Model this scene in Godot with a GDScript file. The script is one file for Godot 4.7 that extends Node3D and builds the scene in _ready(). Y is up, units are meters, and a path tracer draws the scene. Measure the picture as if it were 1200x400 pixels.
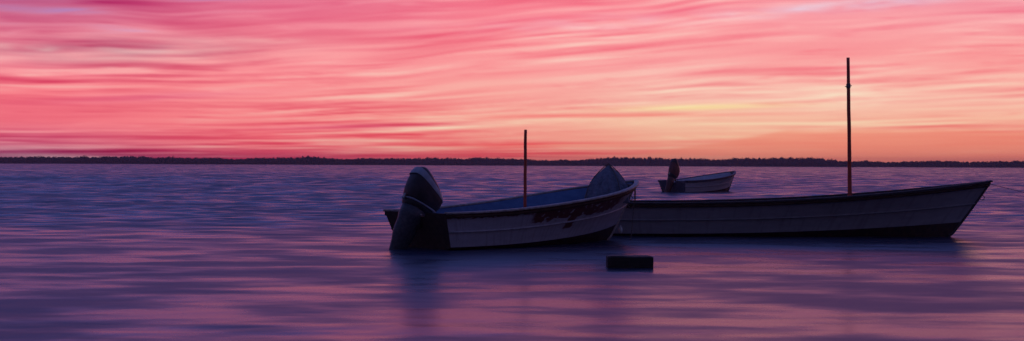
extends Node3D
# Fishing skiffs moored in shallow water after sunset.

var used := {}
var mats := {}

# ---------------------------------------------------------------- helpers
func numbered(called: String) -> String:
	var n: int = used.get(called, 0)
	used[called] = n + 1
	return called if n == 0 else "%s_%03d" % [called, n]

func tag(o: Node3D, label: String, category := "", group := "", kind := "") -> Node3D:
	if label: o.set_meta("label", label)
	if category: o.set_meta("category", category)
	if group: o.set_meta("group", group)
	if kind: o.set_meta("kind", kind)
	return o

func thing(called: String, label: String, category: String, at := Vector3.ZERO, basis := Basis.IDENTITY, group := "") -> Node3D:
	var o := Node3D.new()
	o.name = numbered(called)
	o.transform = Transform3D(basis, at)
	add_child(o)
	return tag(o, label, category, group)

func obj(called: String, st: SurfaceTool, m: Material, parent: Node3D = self) -> MeshInstance3D:
	var o := MeshInstance3D.new()
	o.name = numbered(called) if parent == self else called
	st.generate_normals()
	o.mesh = st.commit()
	o.material_override = m
	o.cast_shadow = GeometryInstance3D.SHADOW_CASTING_SETTING_ON
	parent.add_child(o, true)
	return o

func begin(smooth := true) -> SurfaceTool:
	var st := SurfaceTool.new()
	st.begin(Mesh.PRIMITIVE_TRIANGLES)
	st.set_smooth_group(1 if smooth else 0xFFFFFFFF)
	return st

func lin(r: float, g: float, b: float) -> Color:
	return Color(r, g, b).linear_to_srgb()

func tri(st: SurfaceTool, a: Vector3, b: Vector3, c: Vector3, ua := Vector2.ZERO, ub := Vector2.ZERO, uc := Vector2.ZERO) -> void:
	st.set_uv(ua); st.add_vertex(a)
	st.set_uv(ub); st.add_vertex(b)
	st.set_uv(uc); st.add_vertex(c)

func quad(st: SurfaceTool, a: Vector3, b: Vector3, c: Vector3, d: Vector3) -> void:
	tri(st, a, b, c, Vector2(0, 0), Vector2(1, 0), Vector2(1, 1))
	tri(st, a, c, d, Vector2(0, 0), Vector2(1, 1), Vector2(0, 1))

# rows of points joined into a skin; uv runs along rows (u) and across (v)
func skin(st: SurfaceTool, rows: Array, flip := false, closed := false) -> void:
	var n := rows.size()
	for i in n - 1:
		var a: PackedVector3Array = rows[i]
		var b: PackedVector3Array = rows[i + 1]
		var m := a.size()
		for j in (m if closed else m - 1):
			var k := (j + 1) % m
			var u0 := float(i) / (n - 1)
			var u1 := float(i + 1) / (n - 1)
			var v0 := 1.0 - float(j) / (m - 1)
			var v1 := 1.0 - float(j + 1) / (m - 1)
			if flip:
				tri(st, a[j], b[j], b[k], Vector2(u0, v0), Vector2(u1, v0), Vector2(u1, v1))
				tri(st, a[j], b[k], a[k], Vector2(u0, v0), Vector2(u1, v1), Vector2(u0, v1))
			else:
				tri(st, a[j], b[k], b[j], Vector2(u0, v0), Vector2(u1, v1), Vector2(u1, v0))
				tri(st, a[j], a[k], b[k], Vector2(u0, v0), Vector2(u0, v1), Vector2(u1, v1))

func fan(st: SurfaceTool, ring: PackedVector3Array, flip := false) -> void:
	var c := Vector3.ZERO
	for p in ring: c += p
	c /= ring.size()
	for j in ring.size():
		var k := (j + 1) % ring.size()
		if flip: tri(st, c, ring[k], ring[j])
		else: tri(st, c, ring[j], ring[k])

# closed body from rings
func loft(st: SurfaceTool, rings: Array) -> void:
	skin(st, rings, false, true)
	fan(st, rings[0], true)
	fan(st, rings[rings.size() - 1])

func tube(st: SurfaceTool, path: Array, radii: Array, sides := 8) -> void:
	var rings := []
	for i in path.size():
		var a: Vector3 = path[max(i - 1, 0)]
		var b: Vector3 = path[min(i + 1, path.size() - 1)]
		var t := (b - a).normalized()
		var ref := Vector3.UP if absf(t.y) < 0.9 else Vector3.RIGHT
		var s := t.cross(ref).normalized()
		var u := s.cross(t)
		var ring := PackedVector3Array()
		var r: float = radii[min(i, radii.size() - 1)]
		for k in sides:
			var an := TAU * k / sides
			ring.append(path[i] + (s * cos(an) + u * sin(an)) * r)
		rings.append(ring)
	loft(st, rings)

# sweep a flat profile (x sideways, y up) along a path that stays roughly level
func sweep(st: SurfaceTool, path: Array, profile: Array) -> void:
	var rings := []
	for i in path.size():
		var a: Vector3 = path[max(i - 1, 0)]
		var b: Vector3 = path[min(i + 1, path.size() - 1)]
		var t := b - a
		t.y = 0.0
		var s := t.normalized().cross(Vector3.UP)
		var ring := PackedVector3Array()
		for p in profile: ring.append(path[i] + s * p.x + Vector3.UP * p.y)
		rings.append(ring)
	loft(st, rings)

# box with chamfered edges, centred, with a transform
func cbox(st: SurfaceTool, size: Vector3, c: float, xf := Transform3D.IDENTITY) -> void:
	var h := size / 2.0
	var P := func(sx: int, sy: int, sz: int, ax: int) -> Vector3:
		var v := Vector3(sx * (h.x - c), sy * (h.y - c), sz * (h.z - c))
		v[ax] = [sx, sy, sz][ax] * h[ax]
		return xf * v
	for s in [-1, 1]:
		quad(st, P.call(s, -s, -1, 0), P.call(s, s, -1, 0), P.call(s, s, 1, 0), P.call(s, -s, 1, 0))
		quad(st, P.call(-1, s, -s, 1), P.call(-1, s, s, 1), P.call(1, s, s, 1), P.call(1, s, -s, 1))
		quad(st, P.call(-s, -1, s, 2), P.call(s, -1, s, 2), P.call(s, 1, s, 2), P.call(-s, 1, s, 2))
		for q in [-1, 1]:
			quad(st, P.call(s, q, -1, 0), P.call(s, q, 1, 0), P.call(s, q, 1, 1), P.call(s, q, -1, 1))
			quad(st, P.call(s, -1, q, 0), P.call(s, 1, q, 0), P.call(s, 1, q, 2), P.call(s, -1, q, 2))
			quad(st, P.call(-1, s, q, 1), P.call(1, s, q, 1), P.call(1, s, q, 2), P.call(-1, s, q, 2))
			for w in [-1, 1]:
				tri(st, P.call(s, q, w, 0), P.call(s, q, w, 1), P.call(s, q, w, 2))

func oval(c: Vector3, a: float, w: float, power := 2.6, n := 28, blunt := 0.0) -> PackedVector3Array:
	var r := PackedVector3Array()
	for k in n:
		var an := TAU * k / n
		var cx := signf(cos(an)) * pow(absf(cos(an)), 2.0 / power)
		var cz := signf(sin(an)) * pow(absf(sin(an)), 2.0 / power)
		r.append(c + Vector3(cx * a, 0, cz * w * (1.0 + blunt * cx)))
	return r

func noise(freq: float, sd: int, oct := 4, kind := FastNoiseLite.TYPE_SIMPLEX_SMOOTH) -> FastNoiseLite:
	var n := FastNoiseLite.new()
	n.noise_type = kind
	n.frequency = freq
	n.seed = sd
	n.fractal_type = FastNoiseLite.FRACTAL_FBM
	n.fractal_octaves = oct
	return n

# a material whose colour wanders between two tones with the grain of a noise
func mat(called: String, a: Color, b: Color, rough: float, scale := Vector3.ONE, freq := 0.02, metal := 0.0, relief := 0.0) -> StandardMaterial3D:
	if mats.has(called): return mats[called]
	var m := StandardMaterial3D.new()
	var t := NoiseTexture2D.new()
	t.width = 256; t.height = 256; t.seamless = true
	t.noise = noise(freq, called.hash() % 1000, 5)
	var g := Gradient.new()
	g.set_color(0, a); g.set_color(1, b)
	g.set_offset(0, 0.25); g.set_offset(1, 0.75)
	t.color_ramp = g
	m.albedo_texture = t
	m.uv1_triplanar = true
	m.uv1_scale = scale
	m.roughness = rough
	m.metallic = metal
	m.cull_mode = BaseMaterial3D.CULL_DISABLED
	if relief > 0.0:
		var h := NoiseTexture2D.new()
		h.width = 256; h.height = 256; h.seamless = true
		h.noise = noise(freq * 3.0, called.hash() % 777, 4)
		m.heightmap_enabled = true
		m.heightmap_texture = h
		m.heightmap_scale = relief
	mats[called] = m
	return m

# ---------------------------------------------------------------- sky
var n_a: FastNoiseLite
var n_b: FastNoiseLite
var n_c: FastNoiseLite
const SKY_AZ := [-19.0, -9.5, 0.0, 6.0, 12.0, 19.0]
const SKY_EL := [0.2, 0.8, 1.6, 2.6, 4.0, 6.5]
const SKY_RGB := [
	[[180, 82, 118], [222, 96, 124], [249, 116, 130], [252, 124, 135], [243, 124, 142], [190, 96, 138]],
	[[230, 92, 112], [253, 116, 124], [254, 130, 134], [255, 144, 146], [252, 138, 147], [230, 112, 142]],
	[[253, 112, 108], [255, 146, 134], [255, 172, 154], [255, 168, 158], [255, 157, 157], [252, 136, 150]],
	[[253, 136, 118], [255, 174, 148], [255, 203, 172], [255, 200, 180], [255, 166, 164], [255, 146, 155]],
	[[250, 134, 112], [253, 148, 124], [255, 193, 164], [255, 193, 174], [255, 163, 161], [251, 148, 160]],
	[[233, 122, 110], [249, 150, 126], [255, 180, 155], [255, 187, 169], [255, 160, 157], [247, 150, 164]]]

func seg(list: Array, x: float) -> Array:
	var i := 0
	while i < list.size() - 2 and x > list[i + 1]: i += 1
	return [i, smoothstep(0.0, 1.0, clampf((x - list[i]) / (list[i + 1] - list[i]), 0.0, 1.0)) * 0.5 + 0.5 * clampf((x - list[i]) / (list[i + 1] - list[i]), 0.0, 1.0)]

func bank(az: float, el: float, cx: float, cy: float, len: float, thick: float, slope: float) -> float:
	var dx := (az - cx) / len
	var dy := (el - cy - slope * (az - cx)) / thick
	return exp(-dx * dx - dy * dy)

# linear radiance of the evening sky; az in degrees from the view axis, el in degrees above the horizon
func sky_at(az: float, el: float, cs: Array, fine: bool) -> Vector3:
	var rs := seg(SKY_EL, el)
	var c := Vector3.ZERO
	for di in 2:
		for dj in 2:
			var w: float = (cs[1] if di else 1.0 - cs[1]) * (rs[1] if dj else 1.0 - rs[1])
			var e: Array = SKY_RGB[cs[0] + di][rs[0] + dj]
			c += Vector3(e[0], e[1], e[2]) * w
	var azs := az if absf(az) <= 90.0 else signf(az) * 180.0 - az
	# cirrus bands, stretched along the horizon and tighter towards it
	var tilt := 0.075 * clampf(el / 3.0, 0.15, 1.2)
	var q := log(maxf(el - tilt * azs * exp(-absf(azs) / 40.0), -1.6) + 2.2) * 10.0
	var warp := n_c.get_noise_2d(azs * 2.5, q * 3.0) * lerpf(0.2, 0.6, clampf(el / 5.0, 0.0, 1.0))
	var s := n_a.get_noise_2d(azs * 1.7, (q + warp) * 18.0) * 0.4
	if fine:
		var here := 0.75 + 1.2 * n_c.get_noise_2d(azs * 3.0 + 300.0, q * 9.0)
		s += (0.75 * n_b.get_noise_2d(azs * 3.2, (q + warp) * 50.0) + 0.85 * n_b.get_noise_2d(azs * 6.0 + 500.0, (q + warp) * 100.0)) * clampf(here, 0.2, 1.4) * (1.0 + 0.5 * smoothstep(3.5, 1.0, el))
	var amp := 1.0 - 0.5 * smoothstep(4.5, 12.0, el)
	amp *= 1.0 - 0.7 * smoothstep(8.0, 15.0, az) * smoothstep(1.5, 0.9, el)
	if fine:
		# thin crisp threads where the sheet is torn
		var thread := maxf(0.0, 1.0 - absf(n_b.get_noise_2d(azs * 4.0 + 900.0, (q + warp) * 60.0)) * 9.0)
		var gaps := smoothstep(-0.05, 0.3, n_a.get_noise_2d(azs * 6.0 + 700.0, q * 14.0))
		s -= 0.34 * thread * gaps
		var light := maxf(0.0, 1.0 - absf(n_a.get_noise_2d(azs * 4.5 + 1300.0, (q + warp) * 66.0)) * 9.0)
		s += 0.26 * light * smoothstep(0.0, 0.3, n_c.get_noise_2d(azs * 5.0 + 90.0, q * 12.0))
	var warm := smoothstep(-16.0, 2.0, az)
	c += Vector3(lerpf(20.0, 7.0, warm), 39, 27) * s * 1.25 * amp
	# clear orange air under the cloud edge on the right
	var edge := 0.4 + 0.95 * smoothstep(4.0, 12.0, az) + 0.12 * n_c.get_noise_2d(azs * 12.0, 40.0)
	c = c.lerp(Vector3(250, 142, 118), 0.6 * smoothstep(edge + 0.06, edge - 0.10, el) * smoothstep(3.5, 6.0, az) * smoothstep(0.0, 0.5, el))
	# single banks that stand out
	var rag := 0.6 + 0.9 * n_c.get_noise_2d(azs * 22.0, el * 110.0)
	c += Vector3(-30, 0, 0) * bank(az, el, -15.5, 4.2, 5.5, 0.55, 0.04) * (0.7 + rag * 0.5)
	for w in [[-18.9, 4.3, 1.2, 0.12], [-17.8, 4.2, 0.6, 0.09], [-15.0, 3.6, 0.7, 0.07], [-18.3, 3.28, 0.8, 0.06], [-16.0, 4.35, 0.8, 0.1], [-10.0, 4.75, 1.6, 0.1]]:
		c += Vector3(14, 52, 34) * bank(az, el, w[0], w[1], w[2], w[3], 0.03) * maxf(rag, 0.0)
	c += Vector3(-14, 42, 48) * bank(az, el, 13.5, 6.15, 4.0, 0.22, 0.06) * maxf(rag + 0.2, 0.0)
	c += Vector3(-4, 18, 22) * bank(az, el, 4.0, 5.6, 6.0, 0.3, 0.05) * maxf(rag, 0.0)
	c += Vector3(0, 28, -8) * bank(az, el, 7.5, 2.25, 3.0, 0.12, 0.025)
	c += Vector3(0, 3, 0) * bank(az, el, 6.5, 1.5, 5.0, 0.8, 0.0)
	c += Vector3(-4, -52, -38) * bank(az, el, 4.5, 1.93, 5.5, 0.085, 0.012)
	c += Vector3(-2, -34, -28) * bank(az, el, 1.0, 0.75, 4.0, 0.08, 0.01)
	c += Vector3(-16, -26, -8) * bank(az, el, -6.0, 1.45, 3.5, 0.10, 0.03)
	c += Vector3(-14, -20, -6) * bank(az, el, -14.0, 2.5, 4.0, 0.16, 0.06)
	c = c.clamp(Vector3(20, 20, 20), Vector3(255, 255, 255))
	var l := Vector3(pow(c.x / 255.0, 2.2), pow(c.y / 255.0, 2.2), pow(c.z / 255.0, 2.2))
	# the cirrus above the low glow is lit a deeper rose
	l = l.lerp(Vector3(0.74, 0.12, 0.21) * (1.0 + 0.3 * s), 0.85 * smoothstep(5.8, 9.5, el))
	# higher up the lit cirrus thins out to dusk blue; away from the sunset the sky darkens
	var up := Vector3(0.095, 0.12, 0.44).lerp(Vector3(0.045, 0.07, 0.24), smoothstep(18.0, 60.0, el))
	up *= 1.0 + 0.5 * s
	# the lit sheet of cirrus reaches higher on the sunset side of the view
	var from := lerpf(5.3, 8.8, smoothstep(-20.0, 14.0, az))
	l = l.lerp(up, smoothstep(from, from * 1.75, el + s * 2.0))
	var away := smoothstep(20.0, 105.0, absf(az - 4.0)) * (1.0 - smoothstep(20.0, 85.0, el))
	var east := Vector3(0.066, 0.05, 0.10).lerp(Vector3(0.042, 0.048, 0.125), smoothstep(3.0, 30.0, el))
	return l.lerp(east, away)

# a panorama's left edge looks along -z
func turn_of(u: float) -> float:
	return u * 360.0 if u < 0.5 else u * 360.0 - 360.0

func make_sky() -> ImageTexture:
	n_a = noise(0.02, 11, 4); n_b = noise(0.02, 23, 3); n_c = noise(0.02, 37, 3)
	var W := 2048
	var HT := 4096
	var coarse := Image.create_empty(256, 512, false, Image.FORMAT_RGBF)
	var cols := []
	for i in 256: cols.append(seg(SKY_AZ, turn_of((i + 0.5) / 256.0)))
	for j in 512:
		var el := maxf(90.0 - (j + 0.5) / 512.0 * 180.0, 0.0)
		for i in 256:
			var v := sky_at(turn_of((i + 0.5) / 256.0), el, cols[i], false)
			coarse.set_pixel(i, j, Color(v.x, v.y, v.z))
	coarse.resize(W, HT, Image.INTERPOLATE_CUBIC)
	# fine band: the lowest 14 degrees
	cols.clear()
	for i in W: cols.append(seg(SKY_AZ, turn_of((i + 0.5) / W)))
	for j in range(int(HT * (90.0 - 14.0) / 180.0), HT / 2 + 2):
		var el := maxf(90.0 - (j + 0.5) / HT * 180.0, 0.0)
		var mixed := smoothstep(14.0, 10.0, el)
		for i in W:
			var v := sky_at(turn_of((i + 0.5) / W), el, cols[i], true)
			if mixed < 1.0:
				var o := coarse.get_pixel(i, j)
				v = Vector3(o.r, o.g, o.b).lerp(v, mixed)
			coarse.set_pixel(i, j, Color(v.x, v.y, v.z))
	return ImageTexture.create_from_image(coarse)

# ---------------------------------------------------------------- boats
# P: L length to bow tip, Ls stem at the waterline, bt/bm half beam at transom/widest, tm where widest, p bow fullness, hs/hb stern/bow height, q sheer
func hull_point(P: Dictionary, t: float, v: float, inset := 0.0) -> Vector3:
	var bg: float
	if t < P.tm: bg = P.bt + (P.bm - P.bt) * sin(t / P.tm * PI / 2.0)
	else: bg = P.bm * (1.0 - pow((t - P.tm) / (1.0 - P.tm), P.p))
	var hg: float = P.hs + (P.hb - P.hs) * pow(t, P.q)
	var hc: float = lerpf(0.05, P.hb * 0.27, pow(t, 2.4))
	var bc: float = bg * lerpf(0.86, 0.42, pow(t, 1.5))
	var y: float
	var b: float
	if v >= 0.3:
		var s := (v - 0.3) / 0.7
		y = hc + (hg - hc) * s
		b = bc + (bg - bc) * pow(s, 1.0 + 0.5 * t)
	else:
		var s := v / 0.3
		y = lerpf(-0.2, hc, pow(s, 1.3))
		b = bc * s
	var xs: float = P.Ls + (P.L - P.Ls) * pow(maxf(y, 0.0) / P.hb, 0.92) + minf(y, 0.0) * 1.6
	var x: float = t * xs + (1.0 - t) * P.rake * (P.hs - y)
	return Vector3(x - inset * t * 1.5, y, maxf(b - inset, 0.006))

func stations(n: int) -> Array:
	var r := []
	for k in n + 1: r.append(1.0 - pow(1.0 - float(k) / n, 1.8))
	return r

func mirror(p: Vector3) -> Vector3:
	return Vector3(p.x, p.y, -p.z)

func hull_part(P: Dictionary, called: String, v0: float, v1: float, nv: int, m: Material, parent: Node3D, inset := 0.0) -> MeshInstance3D:
	var st := begin()
	for side in [1, -1]:
		var rows := []
		for t in stations(40):
			var r := PackedVector3Array()
			for j in nv + 1:
				var p := hull_point(P, t, lerpf(v0, v1, float(j) / nv), inset)
				r.append(p if side > 0 else mirror(p))
			rows.append(r)
		# u of the skin follows the stations; keep it proportional to length instead
		var sts := stations(40)
		for i in 40:
			for j in nv:
				var a: Vector3 = rows[i][j]; var b: Vector3 = rows[i + 1][j]
				var c: Vector3 = rows[i + 1][j + 1]; var d: Vector3 = rows[i][j + 1]
				var w0 := 1.0 - float(j) / nv
				var w1 := 1.0 - float(j + 1) / nv
				var ua := Vector2(sts[i], w0); var ub := Vector2(sts[i + 1], w0)
				var uc := Vector2(sts[i + 1], w1); var ud := Vector2(sts[i], w1)
				if (side > 0) == (inset == 0.0):
					tri(st, a, c, b, ua, uc, ub); tri(st, a, d, c, ua, ud, uc)
				else:
					tri(st, a, b, c, ua, ub, uc); tri(st, a, c, d, ua, uc, ud)
	return obj(called, st, m, parent)

func rail_path(P: Dictionary, v: float, out: float, lift: float) -> Array:
	var pts := []
	var sts := stations(44)
	for t in sts:
		var p := hull_point(P, t, v)
		pts.append(p + Vector3(out * pow(t, 6.0), lift, out * (1.0 - pow(t, 8.0))))
	var all := []
	for p in pts: all.append(p)
	for k in range(pts.size() - 2, -1, -1): all.append(mirror(pts[k]))
	return all

# the point of the hull side at a given height
func beam_at(P: Dictionary, t: float, y: float) -> Vector3:
	var lo := 0.0
	var hi := 1.0
	for i in 18:
		var mid := (lo + hi) / 2.0
		if hull_point(P, t, mid).y < y: lo = mid
		else: hi = mid
	return hull_point(P, t, lo)

func deck(P: Dictionary, t0: float, t1: float, y: float, thick: float, n := 10, inset := 0.05) -> SurfaceTool:
	# a level plate that reaches from side to side of the hull
	var st := begin(false)
	var rows := []
	for k in n + 1:
		var t := lerpf(t0, t1, float(k) / n)
		var p := beam_at(P, t, y)
		var p2 := beam_at(P, t, y - thick)
		var b := maxf(p.z - inset, 0.01)
		var b2 := maxf(minf(p2.z - inset, b), 0.008)
		rows.append(PackedVector3Array([Vector3(p.x, y, -b), Vector3(p.x, y, b), Vector3(p.x, y - thick, b2), Vector3(p.x, y - thick, -b2)]))
	loft(st, rows)
	return st

func make_boat(P: Dictionary, M: Dictionary, boat: Node3D) -> void:
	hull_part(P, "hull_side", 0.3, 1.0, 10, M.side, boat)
	hull_part(P, "hull_bottom", 0.0, 0.3, 5, M.bottom, boat)
	hull_part(P, "inner_lining", 0.34, 0.985, 8, M.inner, boat, 0.045)
	var g := begin()
	sweep(g, rail_path(P, 1.0, 0.0, 0.0), [Vector2(-0.055, -0.012), Vector2(-0.055, 0.012), Vector2(-0.042, 0.026), Vector2(0.03, 0.026), Vector2(0.045, 0.012), Vector2(0.045, -0.012)])
	obj("gunwale", g, M.cap, boat)
	g = begin()
	sweep(g, rail_path(P, 0.94, 0.012, 0.0), [Vector2(-0.022, -0.03), Vector2(-0.03, -0.012), Vector2(-0.03, 0.014), Vector2(-0.022, 0.03), Vector2(0.02, 0.03), Vector2(0.02, -0.03)])
	obj("rub_rail", g, M.rail, boat)
	g = begin()
	sweep(g, rail_path(P, 0.62, 0.006, 0.0), [Vector2(-0.006, -0.014), Vector2(-0.010, 0.0), Vector2(0.0, 0.010), Vector2(0.02, 0.010), Vector2(0.02, -0.014)])
	obj("spray_strake", g, M.side_plain, boat)
	# transom board with the cut-out for the motor
	var ring := PackedVector3Array()
	for v in [0.0, 0.1, 0.2, 0.3, 0.5, 0.7, 0.9, 1.0]: ring.append(hull_point(P, 0.0, v))
	var top: float = P.hs
	for z in [0.32, 0.26, -0.26, -0.32]:
		var yy := top - (0.07 if absf(z) < 0.3 else 0.0)
		ring.append(Vector3(P.rake * (P.hs - yy), yy, z))
	for v in [1.0, 0.9, 0.7, 0.5, 0.3, 0.2, 0.1]: ring.append(mirror(hull_point(P, 0.0, v)))
	var back := PackedVector3Array()
	for p in ring: back.append(p + Vector3(0.05, 0, 0))
	var front := PackedVector3Array()
	for p in ring: front.append(p - Vector3(0.006, 0, 0))
	g = begin(false)
	loft(g, [front, back])
	obj("transom", g, M.transom, boat)
	obj("floor", deck(P, 0.02, 0.86, 0.09, 0.03, 12, 0.03), M.floor, boat)
	for t in P.thwarts:
		obj("thwart", deck(P, t, t + 0.055, P.seat, 0.035, 3), M.seat, boat)
		obj("thwart_support", deck(P, t + 0.012, t + 0.04, P.seat - 0.036, P.seat - 0.13, 2, 0.07), M.inner, boat)
	obj("foredeck", deck(P, P.fore[0], P.fore[1], P.fore[2], 0.04, 12), M.seat, boat)
	obj("bulkhead", deck(P, P.fore[0] + 0.005, P.fore[0] + 0.012, P.fore[2] - 0.041, P.fore[2] - 0.14, 1, 0.06), M.inner, boat)
	obj("stern_deck", deck(P, 0.015, P.aft[0], P.aft[1], 0.035, 5), M.seat, boat)
	# breasthook and stem post
	obj("breasthook", deck(P, 0.955, 0.997, P.hb - 0.055, 0.03, 5, 0.0), M.cap, boat)
	g = begin()
	var sp := []
	for k in 13:
		sp.append(hull_point(P, 1.0, lerpf(0.12, 0.985, k / 12.0)) * Vector3(1, 1, 0) + Vector3(0.004, 0, 0))
	tube(g, sp, [0.028], 7)
	obj("stem_post", g, M.cap, boat)
	# bow ring
	g = begin()
	var ringp := []
	var eye := hull_point(P, 1.0, 0.72) * Vector3(1, 1, 0) + Vector3(0.06, 0, 0)
	for k in 13: ringp.append(eye + Vector3(cos(TAU * k / 12.0), sin(TAU * k / 12.0), 0) * 0.045)
	tube(g, ringp, [0.009], 6)
	obj("bow_ring", g, M.metal, boat)

# the cowling's top falls away towards the bow
func raked(r: PackedVector3Array, h: float, k: float) -> PackedVector3Array:
	for i in r.size():
		r[i].y -= 0.55 * (r[i].x + 0.05 * k) * h / 0.5
	return r

# outboard: origin at the clamp on the transom top, +x towards the bow
func make_motor(o: Node3D, M: Dictionary, k := 1.0) -> void:
	var st := begin()
	var rings := []
	var prof := [[0.0, 0.27, 0.175], [0.03, 0.30, 0.195], [0.12, 0.325, 0.212], [0.24, 0.33, 0.215], [0.34, 0.315, 0.205], [0.42, 0.275, 0.18], [0.47, 0.215, 0.14], [0.495, 0.13, 0.085], [0.50, 0.04, 0.03]]
	for a in prof:
		rings.append(raked(oval(Vector3(-0.05, 0.20 + a[0], 0) * k, a[1] * k, a[2] * k, 3.4, 32, 0.10), a[0], k))
	loft(st, rings)
	var cowl := obj("cowling", st, M.cowl, o)
	# rear air scoop and side bands on the cowling
	st = begin()
	rings.clear()
	for a in [[0.30, 0.338, 0.211, 1.012], [0.335, 0.333, 0.209, 1.016], [0.37, 0.318, 0.2, 1.016], [0.40, 0.302, 0.19, 1.012]]:
		rings.append(raked(oval(Vector3(-0.05, 0.20 + a[0], 0) * k, a[1] * 1.008 * k, a[2] * a[3] * k, 3.4, 32, 0.10), a[0], k))
	skin(st, rings, false, true)
	obj("trim_band", st, M.band, cowl)
	st = begin(false)
	cbox(st, Vector3(0.16, 0.09, 0.22) * k, 0.03 * k, Transform3D(Basis(Vector3.BACK, 0.5), Vector3(-0.28, 0.60, 0) * k))
	obj("air_scoop", st, M.dark, cowl)
	st = begin()
	rings.clear()
	for a in [[0.05, 0.13, 0.10], [0.09, 0.20, 0.145], [0.15, 0.265, 0.175], [0.195, 0.285, 0.185]]:
		rings.append(oval(Vector3(-0.05 - 0.6 * (0.195 - a[0]), a[0], 0) * k, a[1] * k, a[2] * k, 2.8, 28, 0.08))
	loft(st, rings)
	obj("lower_cowling", st, M.dark, o)
	st = begin()
	rings.clear()
	for a in [[0.10, 0.22, 0.16], [-0.06, 0.22, 0.155], [-0.14, 0.20, 0.14], [-0.30, 0.20, 0.13], [-0.40, 0.19, 0.11], [-0.50, 0.16, 0.09], [-0.70, 0.13, 0.055], [-0.94, 0.15, 0.05]]:
		rings.append(oval(Vector3(-0.10, a[0], 0) * k, a[1] * k, a[2] * k, 2.3, 22))
	loft(st, rings)
	obj("midsection", st, M.leg, o)
	st = begin(false)
	cbox(st, Vector3(0.24, 0.018, 0.20) * k, 0.006 * k, Transform3D(Basis.IDENTITY, Vector3(-0.11, -0.95, 0) * k))
	obj("anti_ventilation_plate", st, M.leg, o)
	st = begin()
	rings.clear()
	for a in [[-0.95, 0.12, 0.04], [-1.03, 0.11, 0.035], [-1.09, 0.12, 0.045]]:
		rings.append(oval(Vector3(-0.20, a[0], 0) * k, a[1] * k, a[2] * k, 2.2, 20))
	loft(st, rings)
	tube(st, [Vector3(0.03, -1.10, 0) * k, Vector3(0.01, -1.10, 0) * k, Vector3(-0.08, -1.10, 0) * k, Vector3(-0.28, -1.10, 0) * k, Vector3(-0.36, -1.10, 0) * k], [0.008 * k, 0.03 * k, 0.055 * k, 0.06 * k, 0.045 * k], 14)
	obj("gearcase", st, M.leg, o)
	st = begin(false)
	cbox(st, Vector3(0.18, 0.16, 0.014) * k, 0.005 * k, Transform3D(Basis(Vector3.BACK, -0.3), Vector3(-0.20, -1.21, 0) * k))
	obj("skeg", st, M.leg, o)
	# propeller: hub and three blades
	st = begin()
	tube(st, [Vector3(-0.36, -1.10, 0) * k, Vector3(-0.40, -1.10, 0) * k, Vector3(-0.47, -1.10, 0) * k], [0.046 * k, 0.042 * k, 0.03 * k], 12)
	var prop := obj("propeller", st, M.metal, o)
	for b in 3:
		st = begin()
		var rows := []
		for i in 5:
			var r := lerpf(0.035, 0.145, i / 4.0) * k
			var row := PackedVector3Array()
			for j in 5:
				var w: float = lerpf(-1.0, 1.0, j / 4.0) * [0.45, 0.62, 0.7, 0.6, 0.25][i]
				var an: float = TAU * b / 3.0 + w
				row.append(Vector3(-0.415 * k + w * 0.05 * k, -1.10 * k + cos(an) * r, sin(an) * r))
			rows.append(row)
		skin(st, rows)
		obj("blade", st, M.metal, prop)
	# clamp bracket: two plates, tilt tube and screws
	for z in [-0.11, 0.11]:
		st = begin(false)
		cbox(st, Vector3(0.10, 0.34, 0.03) * k, 0.008 * k, Transform3D(Basis(Vector3.BACK, -0.25), Vector3(-0.03, -0.10, z) * k))
		obj("clamp_bracket", st, M.dark, o)
	st = begin()
	tube(st, [Vector3(-0.04, 0.03, -0.17) * k, Vector3(-0.04, 0.03, 0.17) * k], [0.022 * k], 10)
	obj("tilt_tube", st, M.metal, o)
	st = begin(false)
	cbox(st, Vector3(0.20, 0.36, 0.26) * k, 0.03 * k, Transform3D(Basis(Vector3.BACK, 0.12), Vector3(-0.08, -0.06, 0) * k))
	obj("swivel_bracket", st, M.dark, o)
	st = begin()
	rings.clear()
	for a in [[0.185, 0.292, 0.19], [0.19, 0.302, 0.198], [0.205, 0.302, 0.198], [0.21, 0.292, 0.19]]:
		rings.append(oval(Vector3(-0.05, a[0], 0) * k, a[1] * k, a[2] * k, 3.2, 32, 0.10))
	loft(st, rings)
	obj("cowl_seal", st, M.band, o)
	st = begin(false)
	cbox(st, Vector3(0.03, 0.09, 0.06) * k, 0.008 * k, Transform3D(Basis.IDENTITY, Vector3(-0.375, 0.20, 0) * k))
	obj("cowl_latch", st, M.metal, o)
	for z in [-0.07, 0.07]:
		st = begin()
		tube(st, [Vector3(0.20, 0.13, z) * k, Vector3(0.32, 0.16, z * 1.4) * k, Vector3(0.42, 0.06, z * 2.0) * k, Vector3(0.40, -0.10, z * 2.4) * k, Vector3(0.44, -0.24, z * 2.6) * k], [0.014 * k], 7)
		obj("control_cable", st, M.dark, o)
	# tiller arm and grip reaching forward
	st = begin()
	tube(st, [Vector3(0.12, 0.14, 0.02) * k, Vector3(0.28, 0.12, 0.03) * k, Vector3(0.42, 0.10, 0.04) * k], [0.035 * k, 0.028 * k, 0.024 * k], 10)
	var arm := obj("tiller_arm", st, M.dark, o)
	st = begin()
	tube(st, [Vector3(0.42, 0.10, 0.04) * k, Vector3(0.44, 0.098, 0.04) * k, Vector3(0.58, 0.085, 0.045) * k], [0.024 * k, 0.03 * k, 0.027 * k], 10)
	obj("throttle_grip", st, M.dark, arm)

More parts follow.
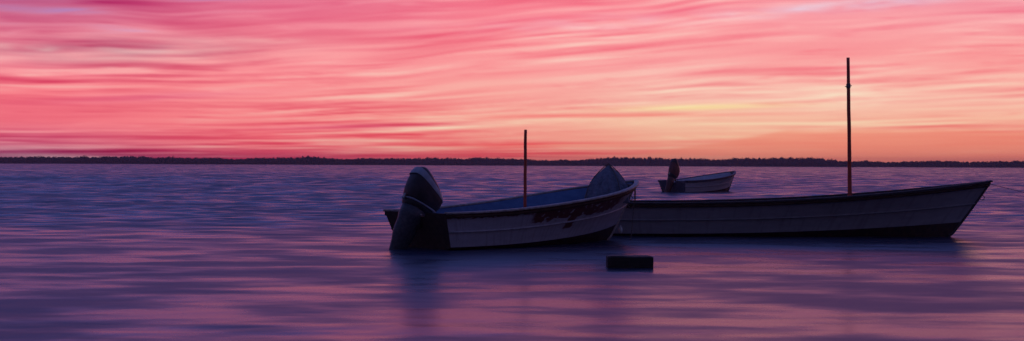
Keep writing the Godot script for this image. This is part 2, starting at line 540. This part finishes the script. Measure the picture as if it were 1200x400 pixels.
# painted topsides: u along the hull, v 1 at the chine to 0 at the gunwale
func hull_texture(base: Vector3, sd: int, red: bool) -> ImageTexture:
	var W := 768
	var HT := 192
	var im := Image.create_empty(W, HT, false, Image.FORMAT_RGB8)
	var n1 := noise(0.012, sd, 5)
	var n2 := noise(0.05, sd + 5, 4)
	var n3 := noise(0.03, sd + 9, 3)
	for j in HT:
		var s := 1.0 - (j + 0.5) / HT    # 1 at the gunwale
		for i in W:
			var u := (i + 0.5) / W
			var a := n1.get_noise_2d(i, j * 2.0)
			var b := n2.get_noise_2d(i * 0.8, j * 0.8)
			var st := n3.get_noise_2d(i * 2.4, j * 0.12)   # runs down the side
			var c := base * (1.0 + 0.14 * a + 0.1 * b)
			# brown runs and grime of the old paint
			var run := smoothstep(0.12, 0.5, st + 0.25 * b)
			c = c.lerp(Vector3(0.10, 0.062, 0.04), 0.2 * run)
			if red:
				# flaking red oxide strip under the rail from amidships to the bow, with one long drip
				var edge := 0.56 + 0.07 * a + 0.05 * b
				var inside := smoothstep(edge - 0.02, edge + 0.02, s) * smoothstep(0.36, 0.385, u + 0.012 * b) * smoothstep(0.88, 0.80, u + 0.05 * a + 0.04 * b)
				var drip := smoothstep(0.028, 0.018, absf(u - 0.585 + 0.02 * (0.6 - s)) + 0.006 * b) * smoothstep(0.25, 0.29, s + 0.03 * a)
				var flake := smoothstep(0.55, 0.3, b + 0.5 * a)
				c = c.lerp(Vector3(0.13, 0.034, 0.03) * (1.0 + 0.35 * a), maxf(inside * flake, drip))
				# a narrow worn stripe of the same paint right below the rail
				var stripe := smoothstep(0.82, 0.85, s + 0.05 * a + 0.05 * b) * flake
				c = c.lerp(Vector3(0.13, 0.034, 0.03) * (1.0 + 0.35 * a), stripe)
			im.set_pixel(i, j, Color(c.x, c.y, c.z).clamp().linear_to_srgb())
	return ImageTexture.create_from_image(im)

func painted(tex: Texture2D, rough: float) -> StandardMaterial3D:
	var m := StandardMaterial3D.new()
	m.albedo_texture = tex
	m.roughness = rough
	m.texture_repeat = false
	m.cull_mode = BaseMaterial3D.CULL_DISABLED
	return m

func rope(called: String, pts: Array, r: float, label: String, m: Material) -> void:
	var c := Curve3D.new()
	for i in pts.size():
		var d: Vector3 = (pts[min(i + 1, pts.size() - 1)] - pts[max(i - 1, 0)]) / 6.0
		c.add_point(pts[i], -d, d)
	c.bake_interval = 0.05
	var st := begin()
	tube(st, Array(c.get_baked_points()), [r], 6)
	tag(obj(called, st, m), label, "rope")

# ---------------------------------------------------------------- scene
func _ready() -> void:
	# camera: eye height 1.45 m, long-ish lens, slight tilt of the horizon
	var cam := Camera3D.new()
	cam.name = "camera"
	cam.fov = 13.42
	cam.near = 0.1
	cam.far = 12000.0
	add_child(cam)
	cam.position = Vector3(0, 1.45, 0)
	cam.rotation_degrees = Vector3(-0.263, 0, 0.239)
	cam.current = true

	var env := Environment.new()
	env.background_mode = Environment.BG_SKY
	var sm := PanoramaSkyMaterial.new()
	sm.panorama = make_sky()
	var sky := Sky.new()
	sky.sky_material = sm
	env.sky = sky
	env.tonemap_mode = Environment.TONE_MAPPER_LINEAR
	env.tonemap_exposure = 1.0
	env.sdfgi_enabled = true
	env.ssao_enabled = true
	env.ssil_enabled = true
	env.fog_enabled = true
	env.fog_density = 0.0004
	env.fog_light_color = Color(1.0, 0.82, 0.88)
	var we := WorldEnvironment.new()
	we.name = "world_environment"
	we.environment = env
	add_child(we)

	# the sun has gone under the horizon behind the far shore
	var sun := DirectionalLight3D.new()
	sun.name = "sun"
	sun.light_energy = 0.3
	sun.light_color = Color(1.0, 0.72, 0.55)
	sun.light_angular_distance = 0.5
	sun.shadow_enabled = true
	add_child(sun)
	sun.rotation_degrees = Vector3(4.0, 180.0 - 7.0, 0)

	build_water()
	build_shore()
	build_boats()

func axis(fine0: float, fine1: float, step: float, lo: float, hi: float, grow: float) -> PackedFloat32Array:
	var r := PackedFloat32Array()
	var x := fine0
	while x <= fine1 + 1e-6:
		r.append(x); x += step
	var d := step
	while r[r.size() - 1] < hi:
		d *= grow
		r.append(minf(r[r.size() - 1] + d, hi))
	d = step
	while r[0] > lo:
		d *= grow
		r.insert(0, maxf(r[0] - d, lo))
	return r

const OPEN_WAVE := 0.8
const OPEN_HEIGHT := 0.06
const ROUGH_LOW := 0.235
const ROUGH_HIGH := 0.42

func seamless(n: FastNoiseLite) -> PackedByteArray:
	var im: Image = n.get_seamless_image(1024, 1024)
	im.convert(Image.FORMAT_L8)
	return im.get_data()

func build_water() -> void:
	var xs := axis(-11.0, 13.0, 0.16, -1700.0, 1700.0, 1.05)
	var zs := axis(-36.0, -9.0, 0.07, -1130.0, 300.0, 1.007)
	var nx := xs.size()
	var nz := zs.size()
	var swell := noise(1.0, 3, 3)
	var chop := noise(1.0, 8, 4)
	var open := noise(1.0, 29, 1)
	var patch := noise(1.0, 15, 2)
	var verts := PackedVector3Array(); verts.resize(nx * nz)
	var uvs := PackedVector2Array(); uvs.resize(nx * nz)
	var phase := 0.0
	for j in nz:
		var z := zs[j]
		var dz := absf(zs[mini(j + 1, nz - 1)] - zs[maxi(j - 1, 0)]) * 0.5
		# open-water waves: longer the coarser the mesh, higher with more fetch
		var wl := maxf(OPEN_WAVE, dz * 4.0)
		phase += dz / wl
		var fetch := smoothstep(-21.0, -48.0, z)
		for i in nx:
			var x := xs[i]
			var dx := absf(xs[mini(i + 1, nx - 1)] - xs[maxi(i - 1, 0)]) * 0.5
			var y := 0.0
			var zz := z + x * 0.10
			if absf(x) < 60.0 and z > -70.0:
				var fine := clampf(1.5 - dz * 4.0, 0.0, 1.0) * clampf(1.5 - dx, 0.0, 1.0)
				var keep := clampf(1.4 - dz * 1.5, 0.0, 1.0) * clampf(1.3 - dx * 0.5, 0.0, 1.0)
				var ruff := 0.55 + 0.9 * smoothstep(-0.25, 0.35, patch.get_noise_2d(x * 0.05, zz * 0.16))
				y = swell.get_noise_2d(x * 0.14, zz * 0.30) * 0.010 * keep + chop.get_noise_2d(x * 0.45 + 40.0, zz * 0.9) * 0.008 * ruff * fine
			if fetch > 0.0:
				var wx := maxf(wl * 2.4, dx * 4.0)
				y += open.get_noise_2d(x / wx, phase + x * 0.04 / wl) * minf(OPEN_HEIGHT * wl, 0.16) * fetch
			verts[j * nx + i] = Vector3(x, y, z)
			uvs[j * nx + i] = Vector2(x, z)
	var idx := PackedInt32Array()
	for j in nz - 1:
		for i in nx - 1:
			var a := j * nx + i
			idx.append_array([a, a + 1, a + nx, a + 1, a + nx + 1, a + nx])
	var norms := PackedVector3Array(); norms.resize(nx * nz)
	for j in nz:
		for i in nx:
			var l := verts[j * nx + maxi(i - 1, 0)]
			var r := verts[j * nx + mini(i + 1, nx - 1)]
			var d := verts[maxi(j - 1, 0) * nx + i]
			var u := verts[mini(j + 1, nz - 1) * nx + i]
			norms[j * nx + i] = Vector3(-(r.y - l.y) / (r.x - l.x), 1.0, -(u.y - d.y) / (u.z - d.z)).normalized()
	var arr := []
	arr.resize(Mesh.ARRAY_MAX)
	arr[Mesh.ARRAY_VERTEX] = verts
	arr[Mesh.ARRAY_NORMAL] = norms
	arr[Mesh.ARRAY_TEX_UV] = uvs
	arr[Mesh.ARRAY_INDEX] = idx
	var am := ArrayMesh.new()
	am.add_surface_from_arrays(Mesh.PRIMITIVE_TRIANGLES, arr)
	var m := StandardMaterial3D.new()
	m.albedo_color = lin(0.010, 0.024, 0.07)
	m.metallic_specular = 0.5
	# wind-ruffled and calmer patches of all sizes
	var small: PackedByteArray = seamless(noise(0.026, 52, 5))
	var large: PackedByteArray = seamless(noise(0.007, 64, 2))
	var rb := PackedByteArray(); rb.resize(1024 * 1024)
	for i in 1024 * 1024:
		var f := smoothstep(72.0, 178.0, 0.62 * small[i] + 0.38 * large[i])
		rb[i] = int(255.0 * lerpf(ROUGH_LOW, ROUGH_HIGH, f))
	m.roughness = 1.0
	m.roughness_texture = ImageTexture.create_from_image(Image.create_from_data(1024, 1024, false, Image.FORMAT_L8, rb))
	m.roughness_texture_channel = BaseMaterial3D.TEXTURE_CHANNEL_GRAYSCALE
	m.uv1_scale = Vector3(1.0 / 62.0, 1.0 / 33.0, 1.0)
	m.uv1_offset = Vector3(0.375, 0.3125, 0.0)
	m.cull_mode = BaseMaterial3D.CULL_DISABLED
	var o := MeshInstance3D.new()
	o.name = "water"
	o.mesh = am
	o.material_override = m
	add_child(o)
	tag(o, "dark violet lagoon water blurred smooth with pink reflections", "", "", "structure")

func build_shore() -> void:
	# low land behind the lagoon
	var n := noise(0.01, 77, 4)
	var st := begin()
	var rows := []
	for z in [-1096.0, -1102.0, -1130.0, -1200.0, -1350.0, -1600.0]:
		var r := PackedVector3Array()
		for k in 201:
			var x := -1700.0 + 17.0 * k
			var rise: float = 0.0 if z > -1100.0 else (0.5 if z > -1110.0 else 1.1)
			r.append(Vector3(x, (-0.4 if z > -1100.0 else 0.05) + rise * (0.7 + 0.5 * n.get_noise_2d(x * 0.3, z)), z + 6.0 * n.get_noise_1d(x * 0.4)))
		rows.append(r)
	skin(st, rows)
	tag(obj("far_shore", st, mat("mud", lin(0.05, 0.045, 0.035), lin(0.09, 0.075, 0.06), 0.95, Vector3.ONE * 0.2)), "low dark shore along the far side of the lagoon", "", "", "structure")
	# one crown of leaf clumps, repeated over the whole wood
	var rng := RandomNumberGenerator.new()
	rng.seed = 5
	var crown := begin(false)
	for i in 130:
		var d := Vector3(rng.randfn(), rng.randfn(), rng.randfn()).normalized()
		var r := 0.55 + 0.5 * rng.randf()
		var c := Vector3(d.x * r, 0.55 + d.y * 0.5 * r, d.z * r)
		c.y = maxf(c.y, 0.02 + 0.1 * rng.randf())
		var a := Vector3(rng.randfn(), rng.randfn(), rng.randfn()).normalized()
		var b := a.cross(d).normalized()
		a = b.cross(d + a * 0.4).normalized()
		var s := rng.randf_range(0.11, 0.24)
		quad(crown, c + a * s, c + b * s * 0.7, c - a * s, c - b * s * 0.7)
	crown.generate_normals()
	var cm := crown.commit()
	var mm := MultiMesh.new()
	mm.transform_format = MultiMesh.TRANSFORM_3D
	mm.use_colors = true
	mm.mesh = cm
	var list := []
	var hn := noise(0.006, 31, 4)
	for row in 4:
		var x := -1500.0
		while x < 1500.0:
			x += rng.randf_range(1.4, 3.4)
			var h := (5.2 + 2.3 * hn.get_noise_1d(x * 2.0) + 1.6 * exp(-pow((x - 165.0) / 70.0, 2.0))) * rng.randf_range(0.85, 1.05)
			if rng.randf() < 0.03: h *= rng.randf_range(1.08, 1.22)
			if row == 0: h *= 0.6
			var w := rng.randf_range(1.6, 3.2)
			list.append(Transform3D(Basis(Vector3.UP, rng.randf() * TAU).scaled(Vector3(w, h * 0.98, w)), Vector3(x, 0.1, -1106.0 - row * 9.0 - rng.randf() * 8.0)))
	mm.instance_count = list.size()
	for i in list.size():
		mm.set_instance_transform(i, list[i])
		var k := rng.randf_range(0.7, 1.25)
		mm.set_instance_color(i, Color(0.055 * k, 0.062 * k, 0.035 * k))
	var lm := StandardMaterial3D.new()
	lm.vertex_color_use_as_albedo = true
	lm.roughness = 0.85
	lm.cull_mode = BaseMaterial3D.CULL_DISABLED
	var w := MultiMeshInstance3D.new()
	w.name = "mangrove_wood"
	w.multimesh = mm
	w.material_override = lm
	add_child(w)
	tag(w, "dark low mangrove wood lining the far shore", "woodland", "", "stuff")

func at_px(px: float, py: float, y: float, depth_z: float) -> Vector3:
	return Vector3(px, y, depth_z)

func build_boats() -> void:
	var dark := mat("dark_metal", lin(0.012, 0.012, 0.016), lin(0.03, 0.028, 0.034), 0.5, Vector3.ONE * 2.0)
	var leg := mat("leg_paint", lin(0.03, 0.034, 0.05), lin(0.075, 0.08, 0.10), 0.45, Vector3.ONE * 3.0)
	var metal := mat("steel", lin(0.25, 0.25, 0.26), lin(0.4, 0.38, 0.36), 0.4, Vector3.ONE * 3.0, 0.03, 0.9)
	var blue := mat("blue_lining", lin(0.05, 0.13, 0.30), lin(0.09, 0.20, 0.40), 0.6, Vector3(0.8, 1.6, 0.8))
	var grey_seat := mat("seat_paint", lin(0.28, 0.33, 0.42), lin(0.44, 0.48, 0.55), 0.55, Vector3.ONE * 1.2)
	var cap := mat("cap_paint", lin(0.30, 0.24, 0.22), lin(0.52, 0.45, 0.42), 0.5, Vector3.ONE * 1.5)
	var brown := mat("rail_wood", lin(0.045, 0.02, 0.014), lin(0.10, 0.045, 0.03), 0.7, Vector3(0.6, 3.0, 3.0))
	var bottom := mat("bottom_paint", lin(0.035, 0.022, 0.02), lin(0.09, 0.04, 0.03), 0.7, Vector3.ONE * 1.3)
	var board := mat("transom_board", lin(0.04, 0.026, 0.024), lin(0.08, 0.05, 0.042), 0.7, Vector3.ONE * 1.6)
	var inner_dark := mat("grey_lining", lin(0.06, 0.065, 0.08), lin(0.13, 0.13, 0.15), 0.65, Vector3.ONE)
	var twine := mat("rope_fibre", lin(0.10, 0.08, 0.07), lin(0.24, 0.2, 0.17), 0.9, Vector3.ONE * 8.0)

	# --- the white skiff with the red strip
	var PA := {L = 5.39, Ls = 4.62, bt = 0.86, bm = 1.0, tm = 0.43, p = 4.0, hs = 0.62, hb = 1.13, q = 2.0, rake = 0.35, seat = 0.40, thwarts = [0.30, 0.50], fore = [0.62, 0.90, 0.56], aft = [0.20, 0.50]}
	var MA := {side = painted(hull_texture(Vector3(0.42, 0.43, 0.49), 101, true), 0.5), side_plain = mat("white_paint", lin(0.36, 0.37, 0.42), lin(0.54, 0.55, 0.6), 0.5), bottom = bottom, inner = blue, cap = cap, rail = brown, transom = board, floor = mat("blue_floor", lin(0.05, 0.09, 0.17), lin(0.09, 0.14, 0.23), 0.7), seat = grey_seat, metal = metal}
	var xa := Transform3D(Basis(Vector3.UP, deg_to_rad(41.0)), Vector3(-1.652, 0, -24.61))
	var boat := thing("fishing_skiff", "white skiff with peeling red strip and blue interior", "boat", xa.origin, xa.basis, "moored fishing skiffs")
	make_boat(PA, MA, boat)
	var ma := thing("outboard_motor", "large dark outboard tilted up on the skiff with blue interior", "outboard motor", xa * Vector3(0.03, 0.53, 0), xa.basis * Basis(Vector3.BACK, deg_to_rad(-28.0)), "outboard motors")
	var MM := {cowl = mat("cowl_paint", lin(0.016, 0.013, 0.02), lin(0.04, 0.028, 0.04), 0.45, Vector3.ONE), band = mat("cowl_band", lin(0.28, 0.32, 0.40), lin(0.42, 0.46, 0.54), 0.4, Vector3.ONE), dark = dark, leg = leg, metal = metal}
	make_motor(ma, MM, 1.06)

	# pole stepped in the white skiff
	pole("mooring_pole", xa * Vector3(2.49, 0.10, 0.02), Vector3(0.0, 1.97, 0.0), 0.031, 0.026, "shorter bare pole standing in the skiff with blue interior")
	# bundle of sailcloth on the foredeck
	bundle(xa)
	# ropes at the bow, and a small float added to stand in for a glint
	var tipA := xa * Vector3(5.30, 1.02, 0.05)
	var wa := Vector3(tipA.x - 0.10, -0.02, tipA.z + 0.25)
	rope("bow_line", [tipA, tipA + Vector3(-0.02, -0.3, 0.05), tipA + Vector3(-0.06, -0.75, 0.12), wa], 0.009, "thin rope hanging straight from the bow of the skiff with blue interior", twine)
	rope("bow_line", [xa * Vector3(5.22, 0.96, 0.14), xa * Vector3(5.18, 0.72, 0.17), xa * Vector3(5.10, 0.60, 0.13), xa * Vector3(5.12, 0.74, 0.05), xa * Vector3(5.34, 0.99, 0.0)], 0.009, "short slack rope loop under the bow of the skiff with blue interior", twine)
	var fl := begin()
	var fc := xa * Vector3(4.86, 0.20, 0.10)
	var fr := []
	for a in [[-0.07, 0.008], [-0.06, 0.025], [-0.03, 0.036], [0.02, 0.036], [0.045, 0.022], [0.06, 0.012], [0.08, 0.012]]:
		fr.append(oval(fc + Vector3(0, a[0], 0), a[1], a[1], 2.0, 12))
	loft(fl, fr)
	tag(obj("glint_float", fl, mat("white_float", lin(0.6, 0.58, 0.55), lin(0.75, 0.73, 0.7), 0.35)), "tiny white float shape added for a pale glint at the stem of the skiff with blue interior", "float")

	# --- the long dark skiff
	var PB := {L = 8.12, Ls = 7.30, bt = 0.72, bm = 0.84, tm = 0.42, p = 2.6, hs = 0.66, hb = 1.13, q = 2.6, rake = 0.25, seat = 0.42, thwarts = [0.26, 0.45, 0.62], fore = [0.74, 0.93, 0.66], aft = [0.14, 0.48]}
	var MB := {side = painted(hull_texture(Vector3(0.34, 0.32, 0.34), 202, false), 0.55), side_plain = mat("slate_paint", lin(0.26, 0.245, 0.26), lin(0.36, 0.34, 0.36), 0.55), bottom = bottom, inner = inner_dark, cap = mat("dark_cap", lin(0.04, 0.03, 0.035), lin(0.08, 0.06, 0.065), 0.6), rail = brown, transom = board, floor = inner_dark, seat = mat("dark_seat", lin(0.07, 0.07, 0.08), lin(0.13, 0.12, 0.13), 0.6), metal = metal}
	var xb := Transform3D(Basis(Vector3.UP, deg_to_rad(-4.0)), Vector3(1.62, 0, -30.0))
	var bb := thing("fishing_skiff", "long dark grey skiff carrying the tall pole", "boat", xb.origin, xb.basis, "moored fishing skiffs")
	make_boat(PB, MB, bb)
	pole("mooring_pole", xb * Vector3(5.32, 0.10, 0.0), Vector3(-0.07, 3.55, 0.0), 0.046, 0.033, "tall pole tinted red for sky light bleed, with a wire cleat, standing in the dark grey skiff", true)
	rope("anchor_line", [xb * Vector3(8.10, 1.08, 0.0), xb * Vector3(9.4, 0.80, -0.6), xb * Vector3(11.4, 0.42, -1.6), xb * Vector3(14.6, -0.06, -3.2)], 0.005, "thin slack line running from the bow of the dark grey skiff", twine)

	# --- the far skiff
	var PC := {L = 6.1, Ls = 5.4, bt = 0.82, bm = 0.95, tm = 0.42, p = 3.2, hs = 0.62, hb = 1.10, q = 2.0, rake = 0.3, seat = 0.40, thwarts = [0.30, 0.52], fore = [0.68, 0.92, 0.66], aft = [0.12, 0.46]}
	var MC := {side = painted(hull_texture(Vector3(0.42, 0.43, 0.48), 303, false), 0.5), side_plain = mat("pale_paint", lin(0.3, 0.31, 0.36), lin(0.45, 0.46, 0.5), 0.5), bottom = bottom, inner = mat("pale_lining", lin(0.4, 0.42, 0.5), lin(0.55, 0.57, 0.64), 0.6), cap = mat("navy_cap", lin(0.02, 0.022, 0.06), lin(0.04, 0.045, 0.10), 0.5), rail = mat("navy_rail", lin(0.015, 0.018, 0.05), lin(0.03, 0.035, 0.08), 0.5), transom = mat("navy_transom", lin(0.10, 0.11, 0.17), lin(0.17, 0.18, 0.25), 0.6), floor = inner_dark, seat = grey_seat, metal = metal}
	var xc := Transform3D(Basis(Vector3.UP, deg_to_rad(50.0)), Vector3(8.12, 0, -73.6))
	var bc := thing("fishing_skiff", "small far skiff with pale inside and dark blue rail", "boat", xc.origin, xc.basis, "moored fishing skiffs")
	make_boat(PC, MC, bc)
	var mc := thing("outboard_motor", "brown black outboard tilted up on the far skiff with dark blue rail", "outboard motor", xc * Vector3(-0.04, 0.58, 0.0), xc.basis * Basis(Vector3.BACK, deg_to_rad(-26.0)) * Basis.from_scale(Vector3(0.72, 1.2, 0.8)), "outboard motors")
	make_motor(mc, {cowl = mat("brown_cowl", lin(0.16, 0.04, 0.034), lin(0.24, 0.065, 0.052), 0.5), band = mat("brown_band", lin(0.05, 0.025, 0.025), lin(0.08, 0.04, 0.04), 0.4), dark = dark, leg = mat("brown_leg", lin(0.09, 0.03, 0.026), lin(0.14, 0.045, 0.04), 0.5), metal = metal}, 1.28)

	# --- dark block in the water
	var st := begin(false)
	var rng := RandomNumberGenerator.new()
	rng.seed = 9
	var rings := []
	var nn := noise(1.3, 66, 3)
	for k in 14:
		var x := lerpf(-0.32, 0.32, k / 13.0)
		var ring := PackedVector3Array()
		var cut := 0.012 if k == 0 or k == 13 else 0.0
		for c in [Vector2(-0.14, -0.2), Vector2(-0.14, 0.145), Vector2(-0.12, 0.165), Vector2(0.12, 0.165), Vector2(0.14, 0.145), Vector2(0.14, -0.2)]:
			var wob := nn.get_noise_3d(x * 3.0, c.x * 8.0, c.y * 8.0) * 0.010
			ring.append(Vector3(x, c.y - signf(c.y) * cut + wob, c.x - signf(c.x) * cut + wob))
		rings.append(ring)
	loft(st, rings)
	var bl := obj("mooring_block", st, mat("wet_wood", lin(0.008, 0.005, 0.005), lin(0.022, 0.014, 0.013), 0.6, Vector3(1.0, 5.0, 5.0), 0.02))
	bl.position = Vector3(1.66, 0.0, -20.4)
	bl.rotation_degrees = Vector3(0, 2.0, -0.6)
	tag(bl, "squared black timber block breaking the water surface alone", "block")

func pole(called: String, foot: Vector3, span: Vector3, r0: float, r1: float, label: String, cleat := false) -> void:
	var o := thing(called, label, "pole", foot, Basis.IDENTITY, "poles standing in the skiffs")
	var n := noise(0.9, called.hash() % 99 + int(foot.x * 10.0), 3)
	var pts := []
	var radii := []
	for k in 21:
		var f := k / 20.0
		pts.append(span * f + Vector3(n.get_noise_1d(f * 3.0), 0, n.get_noise_1d(f * 3.0 + 50.0)) * 0.006)
		radii.append(lerpf(r0, r1, f) * (1.0 + 0.08 * n.get_noise_1d(f * 25.0 + 9.0)))
	var st := begin()
	tube(st, pts, radii, 12)
	obj("shaft", st, mat("red_pole", lin(0.55, 0.07, 0.04), lin(0.70, 0.11, 0.07), 0.55, Vector3(4.0, 0.8, 4.0)), o)  # red of sky light bleeding round the poles, put into their colour
	if cleat:
		var p := span * 0.835
		st = begin()
		tube(st, [p + Vector3(-0.075, -0.008, 0.02), p + Vector3(-0.03, 0.0, 0.04), p + Vector3(0.03, 0.0, 0.04), p + Vector3(0.06, 0.012, 0.02)], [0.009], 6)
		obj("wire_cleat", st, mat("steel", Color.WHITE, Color.WHITE, 0.4), o)
		st = begin()
		tube(st, [p + Vector3(0, -0.05, 0), p + Vector3(0, -0.03, 0), p + Vector3(0, 0.04, 0), p + Vector3(0, 0.06, 0)], [r1 * 1.02, r1 * 1.35, r1 * 1.35, r1 * 1.02], 10)
		obj("lashing", st, mat("rope_fibre", Color.WHITE, Color.WHITE, 0.9), o)

func bundle(xa: Transform3D) -> void:
	# heap of grey sailcloth pulled up to a peak
	var o := thing("canvas_bundle", "peaked grey canvas bundle heaped on the foredeck", "bundle", xa * Vector3(4.66, 0.72, -0.05), xa.basis)
	var n := noise(1.0, 12, 3)
	var rings := []
	for k in 19:
		var f := k / 18.0
		var ring := PackedVector3Array()
		for j in 64:
			var an := TAU * j / 64.0
			var d := Vector2(cos(an), sin(an))
			var fold := n.get_noise_3d(d.x * 1.6, d.y * 1.6, f * 1.2) * 0.22 + 0.07 * sin(an * 7.0 + f * 2.0) * (1.0 - f) + 0.05 * n.get_noise_3d(d.x * 6.0, d.y * 6.0, f * 5.0)
			fold -= 0.16 * maxf(0.0, 1.0 - absf(n.get_noise_3d(d.x * 2.2 + 9.0, d.y * 2.2, f * 0.8)) * 7.0)
			var r := (1.0 - pow(f, 2.3)) * (1.0 + fold)
			ring.append(Vector3(d.x * r * 0.40 + 0.04 * f, f * 0.72 + n.get_noise_2d(an * 1.0, f * 3.0) * 0.02 * (1.0 - f), d.y * r * 0.42 - 0.02 * f))
		rings.append(ring)
	var st := begin()
	loft(st, rings)
	obj("cloth", st, mat("canvas", lin(0.12, 0.145, 0.21), lin(0.21, 0.24, 0.32), 0.9, Vector3.ONE * 2.0, 0.03), o)
	for q in 2:
		# ropes thrown over the heap
		var over := []
		var dir := Vector2(cos(0.5 + q * 1.3), sin(0.5 + q * 1.3))
		for j in 25:
			var e := lerpf(-1.0, 1.0, j / 24.0)
			var f := 1.0 - absf(e)
			var rr := (1.0 - pow(f, 2.3)) * 1.08
			over.append(Vector3(dir.x * signf(e) * rr * 0.40 + 0.04 * f, f * 0.735 + 0.01, dir.y * signf(e) * rr * 0.42 - 0.02 * f))
		st = begin()
		tube(st, over, [0.009], 6)
		obj("tie_rope", st, mat("rope_fibre", Color.WHITE, Color.WHITE, 0.9), o)
	st = begin()
	var pts := []
	for j in 41:
		var an := TAU * j / 40.0
		pts.append(Vector3(cos(an) * 0.38, 0.075 + 0.02 * sin(an * 3.0), sin(an) * 0.40))
	tube(st, pts, [0.010], 6)
	obj("lashing", st, mat("rope_fibre", Color.WHITE, Color.WHITE, 0.9), o)
